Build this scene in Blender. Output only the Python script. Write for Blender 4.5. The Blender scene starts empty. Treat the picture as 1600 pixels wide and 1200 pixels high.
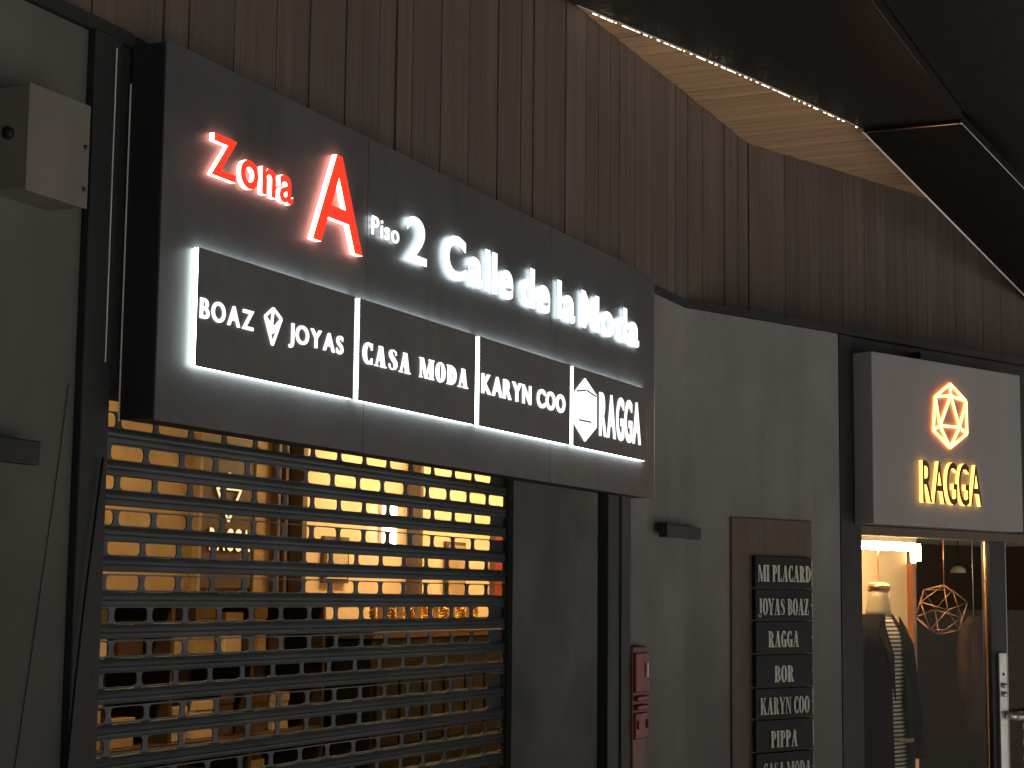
import bpy, bmesh, math, random
from math import radians, sin, cos, tan, atan, pi
from mathutils import Vector, Matrix
random.seed(7)
scene = bpy.context.scene
col = scene.collection

# ------------------------------------------------------------------ camera
F_PX, YAW, ROLL, HOR = 2800.0, radians(24.3), radians(0.6), 932.0
PITCH = atan((HOR - 600) / F_PX)
CAM = Vector((0, -2.47, 1.65))
_fh = Vector((cos(YAW), sin(YAW), 0)); _r = Vector((sin(YAW), -cos(YAW), 0)); _u = Vector((0, 0, 1))
FW = _fh * cos(PITCH) + _u * sin(PITCH); _U = _u * cos(PITCH) - _fh * sin(PITCH)
RT = _r * cos(ROLL) + _U * sin(ROLL); UP = _U * cos(ROLL) - _r * sin(ROLL)
cam = bpy.data.cameras.new('camera'); cam.sensor_width = 36; cam.lens = F_PX / 1600 * 36
cam.clip_start = 0.05; cam.clip_end = 1000
cam_o = bpy.data.objects.new('camera', cam); col.objects.link(cam_o)
cam_o.matrix_world = Matrix(((RT.x, UP.x, -FW.x, CAM.x), (RT.y, UP.y, -FW.y, CAM.y), (RT.z, UP.z, -FW.z, CAM.z), (0, 0, 0, 1)))
scene.camera = cam_o

# ------------------------------------------------------------------ night sky, one soft sun, exposure
SUN_AZ, SUN_EL = radians(-97), radians(70)          # azimuth measured from +x (along the facade) towards +y
world = bpy.data.worlds.new('World'); scene.world = world; world.use_nodes = True
wn = world.node_tree.nodes; wl = world.node_tree.links
bg = wn['Background']; sky = wn.new('ShaderNodeTexSky'); sky.sky_type = 'NISHITA'; sky.sun_disc = False
sky.sun_elevation = SUN_EL; sky.sun_rotation = pi / 2 - SUN_AZ
wl.new(sky.outputs[0], bg.inputs[0]); bg.inputs[1].default_value = 0.004
sun = bpy.data.lights.new('sun', 'SUN'); sun.energy = 4.6; sun.angle = radians(3); sun.color = (1.0, 0.93, 0.85)
sun_o = bpy.data.objects.new('sun', sun); col.objects.link(sun_o)
_sd = Vector((cos(SUN_EL) * cos(SUN_AZ), cos(SUN_EL) * sin(SUN_AZ), sin(SUN_EL)))
sun_o.rotation_euler = (-_sd).to_track_quat('-Z', 'Y').to_euler()
vs = scene.view_settings; vs.view_transform = 'Standard'; vs.look = 'None'; vs.exposure = 0.5; vs.gamma = 1.0; vs.use_curve_mapping = False

# ------------------------------------------------------------------ pixel -> place helpers
def ray(x, y): return FW * F_PX + RT * (x - 800) + UP * (600 - y)
def hit(x, y, p, n):
    d = ray(x, y); return CAM + d * ((Vector(p) - CAM).dot(n) / d.dot(n))
class Frame:                                        # s along the wall, o into the building, z up
    def __init__(s_, org, th):
        s_.p = Vector(org); s_.b = Vector((cos(th), -sin(th), 0)); s_.n = Vector((sin(th), cos(th), 0))
    def __call__(s_, s, o, z): return s_.p + s_.b * s + s_.n * o + Vector((0, 0, z))
    def px(s_, x, y, o=0.0):
        P = hit(x, y, s_.p + s_.n * o, s_.n); return (P - s_.p).dot(s_.b), P.z
FA = Frame((0, 0, 0), 0.0)                          # main facade, sign face plane
TB = radians(23.5)
FB = Frame((7.69, 0.06, 0), TB)                     # turned facade with the second shop
TC = radians(20.3)
FC = Frame((8.575, 0.105, 0), TC)                   # turned cladding high up

# ------------------------------------------------------------------ materials
def nmat(name):
    m = bpy.data.materials.new(name); m.use_nodes = True
    nt = m.node_tree; return m, nt.nodes, nt.links, nt.nodes['Principled BSDF']
def mix_col(n, l, fac, a, b):
    mx = n.new('ShaderNodeMix'); mx.data_type = 'RGBA'
    l.new(fac, mx.inputs[0])
    for i, c in ((6, a), (7, b)):
        if isinstance(c, tuple): mx.inputs[i].default_value = (*c, 1)
        else: l.new(c, mx.inputs[i])
    return mx.outputs[2]
def noise(n, l, vec, scale, detail=4, rough=0.55):
    t = n.new('ShaderNodeTexNoise'); t.inputs['Scale'].default_value = scale
    t.inputs['Detail'].default_value = detail; t.inputs['Roughness'].default_value = rough
    if vec: l.new(vec, t.inputs['Vector'])
    return t.outputs[0]
def ramp(n, l, f, a, b):
    r = n.new('ShaderNodeMapRange'); r.inputs[1].default_value = a; r.inputs[2].default_value = b; l.new(f, r.inputs[0]); return r.outputs[0]
def pos(n, l, scale=(1, 1, 1), rnd=False, rot=0.0):
    g = n.new('ShaderNodeNewGeometry'); mp = n.new('ShaderNodeMapping'); mp.inputs['Scale'].default_value = scale
    mp.inputs['Rotation'].default_value = (0, 0, rot)
    l.new(g.outputs['Position'], mp.inputs[0])
    if not rnd: return mp.outputs[0]
    oi = n.new('ShaderNodeObjectInfo'); mu = n.new('ShaderNodeMath'); mu.operation = 'MULTIPLY'; mu.inputs[1].default_value = 37
    l.new(oi.outputs['Random'], mu.inputs[0])
    ad = n.new('ShaderNodeVectorMath'); ad.operation = 'ADD'; l.new(mp.outputs[0], ad.inputs[0]); l.new(mu.outputs[0], ad.inputs[1])
    return ad.outputs[0]
def bump(n, l, b, h, strength=0.3, dist=0.003):
    bp = n.new('ShaderNodeBump'); bp.inputs['Strength'].default_value = strength; bp.inputs['Distance'].default_value = dist
    l.new(h, bp.inputs['Height']); l.new(bp.outputs[0], b.inputs['Normal'])
def mottled(name, c1, c2, rough=0.8, metal=0.0, scale=3.0, stretch=(1, 1, 1), bstr=0.25, fine=60.0, spec=0.5, grime=0.0):
    m, n, l, b = nmat(name)
    v = pos(n, l, stretch)
    f = ramp(n, l, noise(n, l, v, scale, 6, 0.6), 0.32, 0.68)
    cc = mix_col(n, l, f, c1, c2)
    if grime:                                        # run-down dirt and scuffs with a shape of their own
        a_ = ramp(n, l, noise(n, l, pos(n, l, (7, 7, 0.5)), 1.0, 6, 0.65), 0.56, 0.80); b_ = ramp(n, l, noise(n, l, pos(n, l), 1.3, 5, 0.6), 0.45, 0.65)
        mu = n.new('ShaderNodeMath'); mu.operation = 'MULTIPLY'; l.new(a_, mu.inputs[0]); l.new(b_, mu.inputs[1])
        cc = mix_col(n, l, mu.outputs[0], cc, tuple(x * (1 - grime) for x in c1))
    l.new(cc, b.inputs['Base Color'])
    h = noise(n, l, pos(n, l), fine, 5, 0.65); bump(n, l, b, h, bstr, 0.002)
    rr = n.new('ShaderNodeMapRange'); rr.inputs[3].default_value = rough - 0.1; rr.inputs[4].default_value = min(1, rough + 0.12)
    l.new(noise(n, l, v, scale * 2.3), rr.inputs[0]); l.new(rr.outputs[0], b.inputs['Roughness'])
    b.inputs['Metallic'].default_value = metal; b.inputs['Specular IOR Level'].default_value = spec
    return m
def wood(name, c1, c2, stretch, rough=0.6):
    m, n, l, b = nmat(name)
    v = pos(n, l, stretch, True)
    g = noise(n, l, v, 1.0, 8, 0.7)
    fine = noise(n, l, v, 3.1, 6, 0.75)
    base = mix_col(n, l, ramp(n, l, g, 0.3, 0.7), c1, c2)
    dark = tuple(x * 0.42 for x in c1)
    base = mix_col(n, l, ramp(n, l, fine, 0.52, 0.78), base, dark)
    oi = n.new('ShaderNodeObjectInfo'); hs = n.new('ShaderNodeHueSaturation')
    vr = n.new('ShaderNodeMapRange'); vr.inputs[3].default_value = 0.86; vr.inputs[4].default_value = 1.12
    l.new(oi.outputs['Random'], vr.inputs[0]); l.new(vr.outputs[0], hs.inputs['Value']); l.new(base, hs.inputs['Color'])
    l.new(hs.outputs[0], b.inputs['Base Color']); b.inputs['Roughness'].default_value = rough
    bump(n, l, b, fine, 0.45, 0.003)
    return m
def emit(name, c, s):
    m = bpy.data.materials.new(name); m.use_nodes = True; nt = m.node_tree; nt.nodes.clear()
    e = nt.nodes.new('ShaderNodeEmission'); o = nt.nodes.new('ShaderNodeOutputMaterial')
    e.inputs[0].default_value = (*c, 1); e.inputs[1].default_value = s; nt.links.new(e.outputs[0], o.inputs[0]); return m
def plain(name, c, rough=0.5, metal=0.0, spec=0.5):
    return mottled(name, tuple(x * 0.85 for x in c), tuple(min(1, x * 1.12) for x in c), rough, metal, 9.0, (1, 1, 1), 0.08, 90, spec)
M = {}
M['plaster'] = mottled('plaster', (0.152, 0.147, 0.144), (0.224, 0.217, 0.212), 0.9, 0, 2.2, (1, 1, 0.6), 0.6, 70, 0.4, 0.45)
M['plaster_left'] = mottled('plaster_left_darker', (0.074, 0.073, 0.067), (0.112, 0.110, 0.101), 0.9, 0, 2.2, (1, 1, 0.6), 0.6, 70, 0.4, 0.45)  # darker copy of the plaster, for the left wall
M['reveal'] = mottled('reveal_plaster_spill', (0.22, 0.235, 0.238), (0.37, 0.38, 0.38), 0.85, 0, 5.0, (1, 1, 0.35), 0.5, 50)  # paler, bluish plaster: light spilling from the sign put into the colour
M['darkmetal'] = mottled('dark_metal', (0.016, 0.018, 0.020), (0.028, 0.031, 0.034), 0.5, 0.2, 4, (1, 1, 0.3), 0.1, 60, 0.35)
M['edge'] = plain('bright_edge', (0.55, 0.53, 0.5), 0.35, 0.8)
M['wood'] = wood('cladding_wood', (0.068, 0.049, 0.041), (0.126, 0.092, 0.077), (34, 34, 1.1))
M['soffit'] = wood('soffit_wood', (0.45, 0.275, 0.155), (0.63, 0.41, 0.25), (30, 2.0, 30), 0.5)
M['black'] = mottled('black_canopy', (0.003, 0.0033, 0.0036), (0.006, 0.0063, 0.0063), 0.6, 0, 5, (1, 1, 1), 0.9, 45, 0.12)
M['black_rough'] = mottled('black_textured_sheet', (0.003, 0.0034, 0.0038), (0.006, 0.0066, 0.007), 0.36, 0, 5, (1, 1, 1), 1.0, 38, 0.3)
M['box'] = mottled('box_paint', (0.118, 0.110, 0.100), (0.156, 0.147, 0.135), 0.6, 0, 5, (1, 1, 0.5), 0.15)
def sign_mat():
    m, n, l, b = nmat('sign_sheet')
    f = ramp(n, l, noise(n, l, pos(n, l, (1, 1, 0.8)), 2.0, 5, 0.6), 0.3, 0.7)
    base = mix_col(n, l, f, (0.054, 0.056, 0.060), (0.090, 0.091, 0.095))
    st = ramp(n, l, noise(n, l, pos(n, l, (10, 10, 2.6)), 1.0, 6, 0.65), 0.52, 0.72)
    band = ramp(n, l, noise(n, l, pos(n, l, (3, 3, 5)), 1.0, 3, 0.5), 0.42, 0.60)
    mu = n.new('ShaderNodeMath'); mu.operation = 'MULTIPLY'; l.new(st, mu.inputs[0]); l.new(band, mu.inputs[1])
    base = mix_col(n, l, mu.outputs[0], base, (0.020, 0.032, 0.037))
    l.new(base, b.inputs['Base Color']); b.inputs['Roughness'].default_value = 0.46
    bump(n, l, b, noise(n, l, pos(n, l, (1, 1, 1)), 7, 3), 0.15, 0.01); return m
M['sheet'] = sign_mat()
M['panel'] = plain('panel_sheet', (0.095, 0.095, 0.102), 0.5)
M['white'] = emit('white_led', (0.80, 0.95, 1.0), 6.5)
M['white_edge'] = emit('white_acrylic', (0.88, 1.0, 0.98), 11.0)
M['white_face'] = emit('white_face', (1.0, 0.95, 0.94), 1.25)
M['red'] = emit('red_acrylic', (1.0, 0.045, 0.02), 0.9)
M['red_edge'] = emit('red_return', (1.0, 0.36, 0.29), 9.0)
M['amber'] = emit('amber_edge', (1.0, 0.46, 0.08), 3.2)
M['amber_line'] = emit('amber_line', (1.0, 0.78, 0.30), 2.2)
M['amber_dim'] = emit('amber_dim', (1.0, 0.6, 0.28), 0.8)
M['amber_red'] = emit('amber_red_edge', (1.0, 0.22, 0.035), 7.0)
M['bronze'] = plain('bronze_face', (0.14, 0.085, 0.035), 0.4, 0.6)
M['lightbox'] = mottled('sign_box_paint', (0.235, 0.226, 0.228), (0.272, 0.262, 0.264), 0.55, 0, 2.5, (1, 1, 0.4), 0.08)
M['slat'] = mottled('shutter_steel', (0.070, 0.084, 0.094), (0.115, 0.132, 0.144), 0.5, 0.35, 5, (0.6, 1, 2.5), 0.15)
M['cream'] = mottled('cream_wall', (0.72, 0.56, 0.38), (0.78, 0.62, 0.43), 0.8, 0, 3)
M['tan'] = mottled('tan_panel', (0.36, 0.25, 0.13), (0.46, 0.33, 0.18), 0.7, 0, 6)
M['brown'] = wood('brown_panel', (0.075, 0.048, 0.034), (0.12, 0.08, 0.058), (20, 20, 1.2), 0.55)
M['darkwood'] = wood('dark_counter', (0.05, 0.032, 0.022), (0.1, 0.062, 0.042), (2, 20, 20), 0.4)
M['gold'] = plain('gold', (0.85, 0.55, 0.16), 0.25, 1.0)
M['copper'] = plain('copper', (0.72, 0.36, 0.2), 0.3, 1.0)
M['copper_dull'] = plain('aged_copper', (0.30, 0.165, 0.11), 0.45, 0.7)
M['steel'] = plain('brushed_steel', (0.62, 0.63, 0.64), 0.35, 0.85)
M['led_warm'] = emit('warm_led', (1.0, 0.68, 0.30), 75.0)
M['led_strip'] = emit('strip_led', (1.0, 0.68, 0.33), 95.0)
M['sign_pale'] = emit('pale_gold', (1.0, 0.72, 0.36), 0.9)
M['glint_dash'] = emit('edge_glint', (1.0, 0.80, 0.55), 6.0)  # glints of the canopy edge, drawn as self-glowing dashes
M['led_cool'] = emit('white_tube', (1.0, 0.93, 0.78), 7.0)
M['plate'] = plain('name_plate', (0.010, 0.011, 0.013), 0.55, 0, 0.25)
M['plate_text'] = plain('plate_text', (0.62, 0.58, 0.53), 0.6)
M['redpaint'] = plain('red_paint', (0.20, 0.016, 0.02), 0.4)
M['reddark'] = plain('dark_red', (0.12, 0.013, 0.016), 0.4)
M['white_and_glint'] = plain('white_paint_and_glint', (0.75, 0.72, 0.68), 0.5)  # white paint; its pale tone also colours the painted edge glints
M['cloth'] = mottled('black_cloth', (0.005, 0.005, 0.006), (0.012, 0.0115, 0.012), 0.95, 0, 12, (1, 1, 1), 0.4, 120, 0.2)
M['browncloth'] = mottled('brown_cloth', (0.05, 0.028, 0.02), (0.09, 0.05, 0.036), 0.95, 0, 12, (1, 1, 0.3), 0.4, 120, 0.2)
M['ground'] = mottled('paving', (0.40, 0.39, 0.37), (0.48, 0.47, 0.45), 0.85, 0, 3)
M['ceil'] = plain('interior_ceiling', (0.55, 0.5, 0.44), 0.8)
M['floor_in'] = plain('interior_floor', (0.09, 0.075, 0.06), 0.5)
M['linen'] = plain('linen', (0.55, 0.46, 0.34), 0.9)
def stripes():
    m, n, l, b = nmat('striped_knit')
    g = n.new('ShaderNodeNewGeometry'); s = n.new('ShaderNodeSeparateXYZ'); l.new(g.outputs['Position'], s.inputs[0])
    mu = n.new('ShaderNodeMath'); mu.operation = 'MULTIPLY'; mu.inputs[1].default_value = 2 * pi / 0.0215; l.new(s.outputs[2], mu.inputs[0])
    sn = n.new('ShaderNodeMath'); sn.operation = 'SINE'; l.new(mu.outputs[0], sn.inputs[0])
    l.new(mix_col(n, l, ramp(n, l, sn.outputs[0], -0.1, 0.25), (0.72, 0.66, 0.56), (0.08, 0.065, 0.055)), b.inputs['Base Color'])
    b.inputs['Roughness'].default_value = 0.95; return m
M['stripes'] = stripes()
def glass():
    m = bpy.data.materials.new('shop_glass'); m.use_nodes = True; nt = m.node_tree; nt.nodes.clear()
    o = nt.nodes.new('ShaderNodeOutputMaterial'); mx = nt.nodes.new('ShaderNodeMixShader'); fr = nt.nodes.new('ShaderNodeFresnel'); fr.inputs[0].default_value = 1.45
    ge = nt.nodes.new('ShaderNodeNewGeometry'); io = nt.nodes.new('ShaderNodeMapRange'); io.inputs[3].default_value = 1.16; io.inputs[4].default_value = 1.0
    nt.links.new(ge.outputs['Backfacing'], io.inputs[0]); nt.links.new(io.outputs[0], fr.inputs[0])
    t = nt.nodes.new('ShaderNodeBsdfTransparent'); t.inputs[0].default_value = (0.90, 0.91, 0.89, 1)
    g = nt.nodes.new('ShaderNodeBsdfGlossy'); g.inputs['Roughness'].default_value = 0.01
    nt.links.new(fr.outputs[0], mx.inputs[0]); nt.links.new(t.outputs[0], mx.inputs[1]); nt.links.new(g.outputs[0], mx.inputs[2]); nt.links.new(mx.outputs[0], o.inputs[0]); return m
M['glass'] = glass()

# ------------------------------------------------------------------ builders
def thing(name, label, cat, loc=(0, 0, 0), group=None):
    e = bpy.data.objects.new(name, None); col.objects.link(e); e.location = loc; e.empty_display_size = 0.1
    e['label'] = label; e['category'] = cat
    if group: e['group'] = group
    return e
def link(name, me, parent=None, label=None, cat=None, group=None, kind=None):
    o = bpy.data.objects.new(name, me); col.objects.link(o)
    if parent is not None:
        o.parent = parent
        if parent.type == 'EMPTY': o.matrix_parent_inverse = Matrix.Translation(-parent.location)
    if label: o['label'] = label
    if cat: o['category'] = cat
    if group: o['group'] = group
    if kind: o['kind'] = kind
    return o
def mesh(name, V, Fc, mats, parent=None, smooth=False, mi=None, **kw):
    me = bpy.data.meshes.new(name); me.from_pydata([tuple(v) for v in V], [], Fc)
    if not isinstance(mats, (list, tuple)): mats = [mats]
    for m in mats: me.materials.append(M[m] if isinstance(m, str) else m)
    if mi:
        for p, k in zip(me.polygons, mi): p.material_index = k
    if smooth:
        for p in me.polygons: p.use_smooth = True
    me.validate(); me.update()
    return link(name, me, parent, **kw)
def fix(o):
    bm = bmesh.new(); bm.from_mesh(o.data); bmesh.ops.recalc_face_normals(bm, faces=bm.faces); bm.to_mesh(o.data); bm.free(); return o
def bevel(o, w=0.004, seg=2):
    bm = bmesh.new(); bm.from_mesh(o.data); bmesh.ops.recalc_face_normals(bm, faces=bm.faces)
    bmesh.ops.bevel(bm, geom=list(bm.edges), offset=w, segments=seg, affect='EDGES', profile=0.5, clamp_overlap=True)
    bm.to_mesh(o.data); bm.free(); return o
BF = [(0, 3, 2, 1), (4, 5, 6, 7), (0, 1, 5, 4), (1, 2, 6, 5), (2, 3, 7, 6), (3, 0, 4, 7)]
def box(name, fr, s0, s1, o0, o1, z0, z1, mat, parent=None, bev=0.0, **kw):
    V = [fr(s, o, z) for z in (z0, z1) for s, o in ((s0, o0), (s1, o0), (s1, o1), (s0, o1))]
    o = mesh(name, V, BF, mat, parent, **kw)
    return bevel(o, bev) if bev else fix(o)
def plan_prism(name, pts, z0, z1, mat, parent=None, **kw):      # plan polygon (world xy) raised from z0 to z1
    n = len(pts); V = [(x, y, z0) for x, y in pts] + [(x, y, z1) for x, y in pts]
    Fc = [tuple(range(n)), tuple(range(n, 2 * n))] + [(i, (i + 1) % n, n + (i + 1) % n, n + i) for i in range(n)]
    return fix(mesh(name, V, Fc, mat, parent, **kw))
def rod(name, a, b, r, mat, parent=None, seg=10, r2=None, **kw):
    a, b = Vector(a), Vector(b); d = (b - a).normalized(); q = d.to_track_quat('Z', 'Y'); r2 = r if r2 is None else r2
    V = []
    for p, rr in ((a, r), (b, r2)):
        for i in range(seg): V.append(p + q @ Vector((rr * cos(2 * pi * i / seg), rr * sin(2 * pi * i / seg), 0)))
    Fc = [(i, (i + 1) % seg, seg + (i + 1) % seg, seg + i) for i in range(seg)] + [tuple(reversed(range(seg))), tuple(range(seg, 2 * seg))]
    return mesh(name, V, Fc, mat, parent, smooth=True, **kw)
def tube_path(name, pts, r, mat, parent=None, seg=8, closed=False, **kw):
    pts = [Vector(p) for p in pts]; n = len(pts); V = []; Fc = []
    up = Vector((0.13, 0.31, 0.94)).normalized()
    for i, p in enumerate(pts):
        if closed: t = pts[(i + 1) % n] - pts[i - 1]
        else: t = pts[min(i + 1, n - 1)] - pts[max(i - 1, 0)]
        t.normalize(); x = t.cross(up)
        if x.length < 0.1: x = t.cross(Vector((1, 0, 0)))
        x.normalize(); y = t.cross(x); rr = r[i] if isinstance(r, (list, tuple)) else r
        V += [p + (x * cos(2 * pi * k / seg) + y * sin(2 * pi * k / seg)) * rr for k in range(seg)]
    for i in range(n if closed else n - 1):
        j = (i + 1) % n
        Fc += [(i * seg + k, i * seg + (k + 1) % seg, j * seg + (k + 1) % seg, j * seg + k) for k in range(seg)]
    if not closed: Fc += [tuple(range(seg)), tuple(range((n - 1) * seg, n * seg))]
    return fix(mesh(name, V, Fc, mat, parent, smooth=True, **kw))

# ---- glyphs: built-in sans, and drawn serif shapes
_gl = {}
def glyph(ch, fat, depth):
    k = (ch, fat, depth)
    if k in _gl: return _gl[k]
    cu = bpy.data.curves.new('glyph', 'FONT'); cu.body = ch; cu.size = 1.0; cu.offset = fat; cu.extrude = depth / 2; cu.resolution_u = 5
    ob = bpy.data.objects.new('glyph', cu); col.objects.link(ob)
    dg = bpy.context.evaluated_depsgraph_get(); me = bpy.data.meshes.new_from_object(ob.evaluated_get(dg))
    V = [v.co.copy() for v in me.vertices]; Fc = [tuple(p.vertices) for p in me.polygons]; front = [0 if p.normal.z > 0.7 else 2 if p.normal.z < -0.7 else 1 for p in me.polygons]
    bpy.data.objects.remove(ob); bpy.data.curves.remove(cu); bpy.data.meshes.remove(me)
    x0 = min(v.x for v in V); x1 = max(v.x for v in V)
    for v in V: v.x -= x0; v.z += depth / 2
    _gl[k] = (V, Fc, front, x1 - x0); return _gl[k]
def put(name, V, Fc, front, fr, s0, sx, z0, sz, o, mats, parent):
    W = [fr(s0 + v.x * sx, o - v.z, z0 + v.y * sz) for v in V]
    return mesh(name, W, Fc, mats, parent, mi=[min(f, len(mats) - 1) for f in front])
def word(parent, text, fr, s0, s1, z0, cap, depth, o, mats, fat=0.02, gap=0.10, space=0.3):
    gs = [None if c == ' ' else glyph(c, fat, depth) for c in text]
    tot = 0
    for i, g in enumerate(gs):
        if i: tot += gap
        tot += space if g is None else g[3]
    H = glyph('H', fat, depth); zb = min(v.y for v in H[0]); capu = max(v.y for v in H[0]) - zb
    sx = (s1 - s0) / tot; sz = cap / capu; x = s0
    for i, g in enumerate(gs):
        if i: x += gap * sx
        if g is None: x += space * sx; continue
        put('letter', g[0], g[1], g[2], fr, x, sx, z0 - zb * sz, sz, o, mats, parent); x += g[3] * sx
def arc(cx, cy, ro, ri, a0, a1, n=14):
    P = []
    for i in range(n):
        q = []
        for k in (i, i + 1):
            a = radians(a0 + (a1 - a0) * k / n); q.append(((cx + ro[0] * cos(a), cy + ro[1] * sin(a)), (cx + ri[0] * cos(a), cy + ri[1] * sin(a))))
        P.append([q[0][0], q[1][0], q[1][1], q[0][1]])
    return P
def R4(x0, y0, x1, y1): return [[(x0, y0), (x1, y0), (x1, y1), (x0, y1)]]
def serif(ch, t=0.185, h=0.055, s=0.05):
    def stem(x, tt=t, top=1, bot=1):
        P = R4(x, 0, x + tt, 1)
        if top: P += R4(x - s, 1 - h, x + tt + s, 1)
        if bot: P += R4(x - s, 0, x + tt + s, h)
        return P
    def diag(x0, x1, w, y0=0, y1=1): return [[(x0, y0), (x0 + w, y0), (x1 + w, y1), (x1, y1)]]
    if ch == 'I': return stem(s), t + 2 * s
    if ch == 'L': return stem(s) + R4(s, 0, .46, h) + [[(.46, 0), (.46, .3), (.42, .3), (.36, h)]], .46
    if ch == 'P': return stem(s) + arc(s + t - .03, .73, (.27, .27), (.27 - t * .8, .27 - h), -90, 90), s + t + .24
    if ch == 'R': return serif('P')[0] + [[(s + t, .5), (s + t + .12, .5), (.54, 0), (.34, 0)]] + R4(.36, 0, .58, h), .58
    if ch == 'B': return serif('P')[0] + arc(s + t - .03, .265, (.31, .265), (.31 - t * .85, .265 - h), -90, 90), s + t + .28
    if ch == 'D': return stem(s) + arc(s + t - .03, .5, (.34, .5), (.34 - t * .95, .5 - h), -90, 90, 18), s + t + .31
    if ch == 'O': return arc(.27, .5, (.27, .52), (.27 - t * .95, .52 - h), 0, 360, 26), .54
    if ch == 'C': return arc(.27, .5, (.27, .52), (.27 - t * .95, .52 - h), 42, 318, 22) + R4(.42, .68, .46, 1) + R4(.42, 0.0, .46, .30), .47
    if ch == 'G': return arc(.27, .5, (.27, .52), (.27 - t * .95, .52 - h), 42, 300, 22) + R4(.42, .68, .46, 1) + R4(.33, .0, .33 + t, .42) + R4(.27, .42, .56, .42 + h), .56
    if ch == 'A': return diag(.06, .26, .06) + diag(.36, .22, .18) + R4(.13, .3, .42, .3 + h) + R4(0, 0, .18, h) + R4(.3, 0, .6, h), .6
    if ch == 'M': return stem(.04, .05) + diag(.3, .05, .14) + diag(.32, .58, .05) + stem(.56, t) + R4(0, 1 - h, .17, 1), .56 + t + s
    if ch == 'N': return stem(.05, .05) + [[(.42, 0), (.5, 0), (.22, 1), (.05, 1)]] + stem(.45, .05), .55
    if ch == 'K': return stem(s) + diag(s + t, .44, .06, .4, 1) + [[(.26, .5), (.36, .64), (.6, 0), (.42, 0)]] + R4(.36, 1 - h, .56, 1) + R4(.38, 0, .64, h), .64
    if ch == 'Y': return R4(.2, 0, .2 + t, .48) + [[(.0, 1), (.18, 1), (.2 + t, .45), (.2, .45)]] + [[(.5, 1), (.56, 1), (.2 + t, .45), (.2 + t - .06, .45)]] + R4(.14, 0, .26 + t, h) + R4(-.03, 1 - h, .23, 1) + R4(.42, 1 - h, .62, 1), .6
    if ch == 'J': return [[(.14, .1), (.14 + t, .1), (.14 + t, 1), (.14, 1)]] + arc(.15, .06, (.16, .2), (.1, .13), 180, 350, 10) + R4(.08, 1 - h, .2 + t, 1), .2 + t
    if ch == 'Z': return R4(.02, 1 - h, .46, 1) + R4(0, 0, .48, h) + diag(0, .28, .19) + R4(.02, .74, .06, 1) + R4(.44, 0, .48, .28), .48
    if ch == 'S':
        c = [(.40, .74), (.38, .90), (.26, .97), (.14, .93), (.10, .80), (.14, .66), (.26, .52), (.36, .38), (.38, .22), (.32, .07), (.20, .03), (.08, .09), (.04, .28)]
        w = [.03, .04, .055, .09, .14, .17, .19, .17, .14, .09, .055, .04, .03]
        P = []
        nr = []
        for i in range(len(c)):
            a = c[max(i - 1, 0)]; b = c[min(i + 1, len(c) - 1)]; dx, dy = b[0] - a[0], b[1] - a[1]; L = math.hypot(dx, dy); nr.append((-dy / L, dx / L))
        for i in range(len(c) - 1):
            q = []
            for k in (i, i + 1): q.append(((c[k][0] + nr[k][0] * w[k] / 2, c[k][1] + nr[k][1] * w[k] / 2), (c[k][0] - nr[k][0] * w[k] / 2, c[k][1] - nr[k][1] * w[k] / 2)))
            P.append([q[0][0], q[1][0], q[1][1], q[0][1]])
        return P, .45
    return [], .22
def polys_obj(name, P, fr, s0, sx, z0, sz, o, depth, mats, parent):
    V = []; Fc = []; mi = []
    for j, p in enumerate(P):
        area = sum(p[i][0] * p[(i + 1) % len(p)][1] - p[(i + 1) % len(p)][0] * p[i][1] for i in range(len(p)))
        if area < 0: p = p[::-1]
        n = len(p); b = len(V); d = depth + 0.00012 * (j % 9)
        V += [fr(s0 + x * sx, o, z0 + y * sz) for x, y in p] + [fr(s0 + x * sx, o - d, z0 + y * sz) for x, y in p]
        Fc.append(tuple(b + n + i for i in range(n))); mi.append(0)
        for i in range(n): Fc.append((b + i, b + (i + 1) % n, b + n + (i + 1) % n, b + n + i)); mi.append(1)
    return mesh(name, V, Fc, mats, parent, mi=mi)
def serif_word(parent, text, fr, s0, s1, z0, cap, o, depth, mats, gap=0.09, space=0.26, **kw):
    gs = [serif(c, **kw) for c in text]; tot = sum(g[1] for g in gs) + gap * (len(gs) - 1)
    sx = (s1 - s0) / tot; x = s0
    for c, (P, w) in zip(text, gs):
        if P: polys_obj('letter', P, fr, x, sx, z0, cap, o, depth, mats, parent)
        x += (w + gap) * sx
def stroke(a, b, w):
    dx, dy = b[0] - a[0], b[1] - a[1]; L = math.hypot(dx, dy); nx, ny = -dy / L * w / 2, dx / L * w / 2
    return [(a[0] + nx, a[1] + ny), (a[0] - nx, a[1] - ny), (b[0] - nx, b[1] - ny), (b[0] + nx, b[1] + ny)]

# ================================================================== ground
mesh('ground', [(-300, -300, 0), (300, -300, 0), (300, 300, 0), (-300, 300, 0)], [(0, 1, 2, 3)], 'ground', kind='structure')

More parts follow.
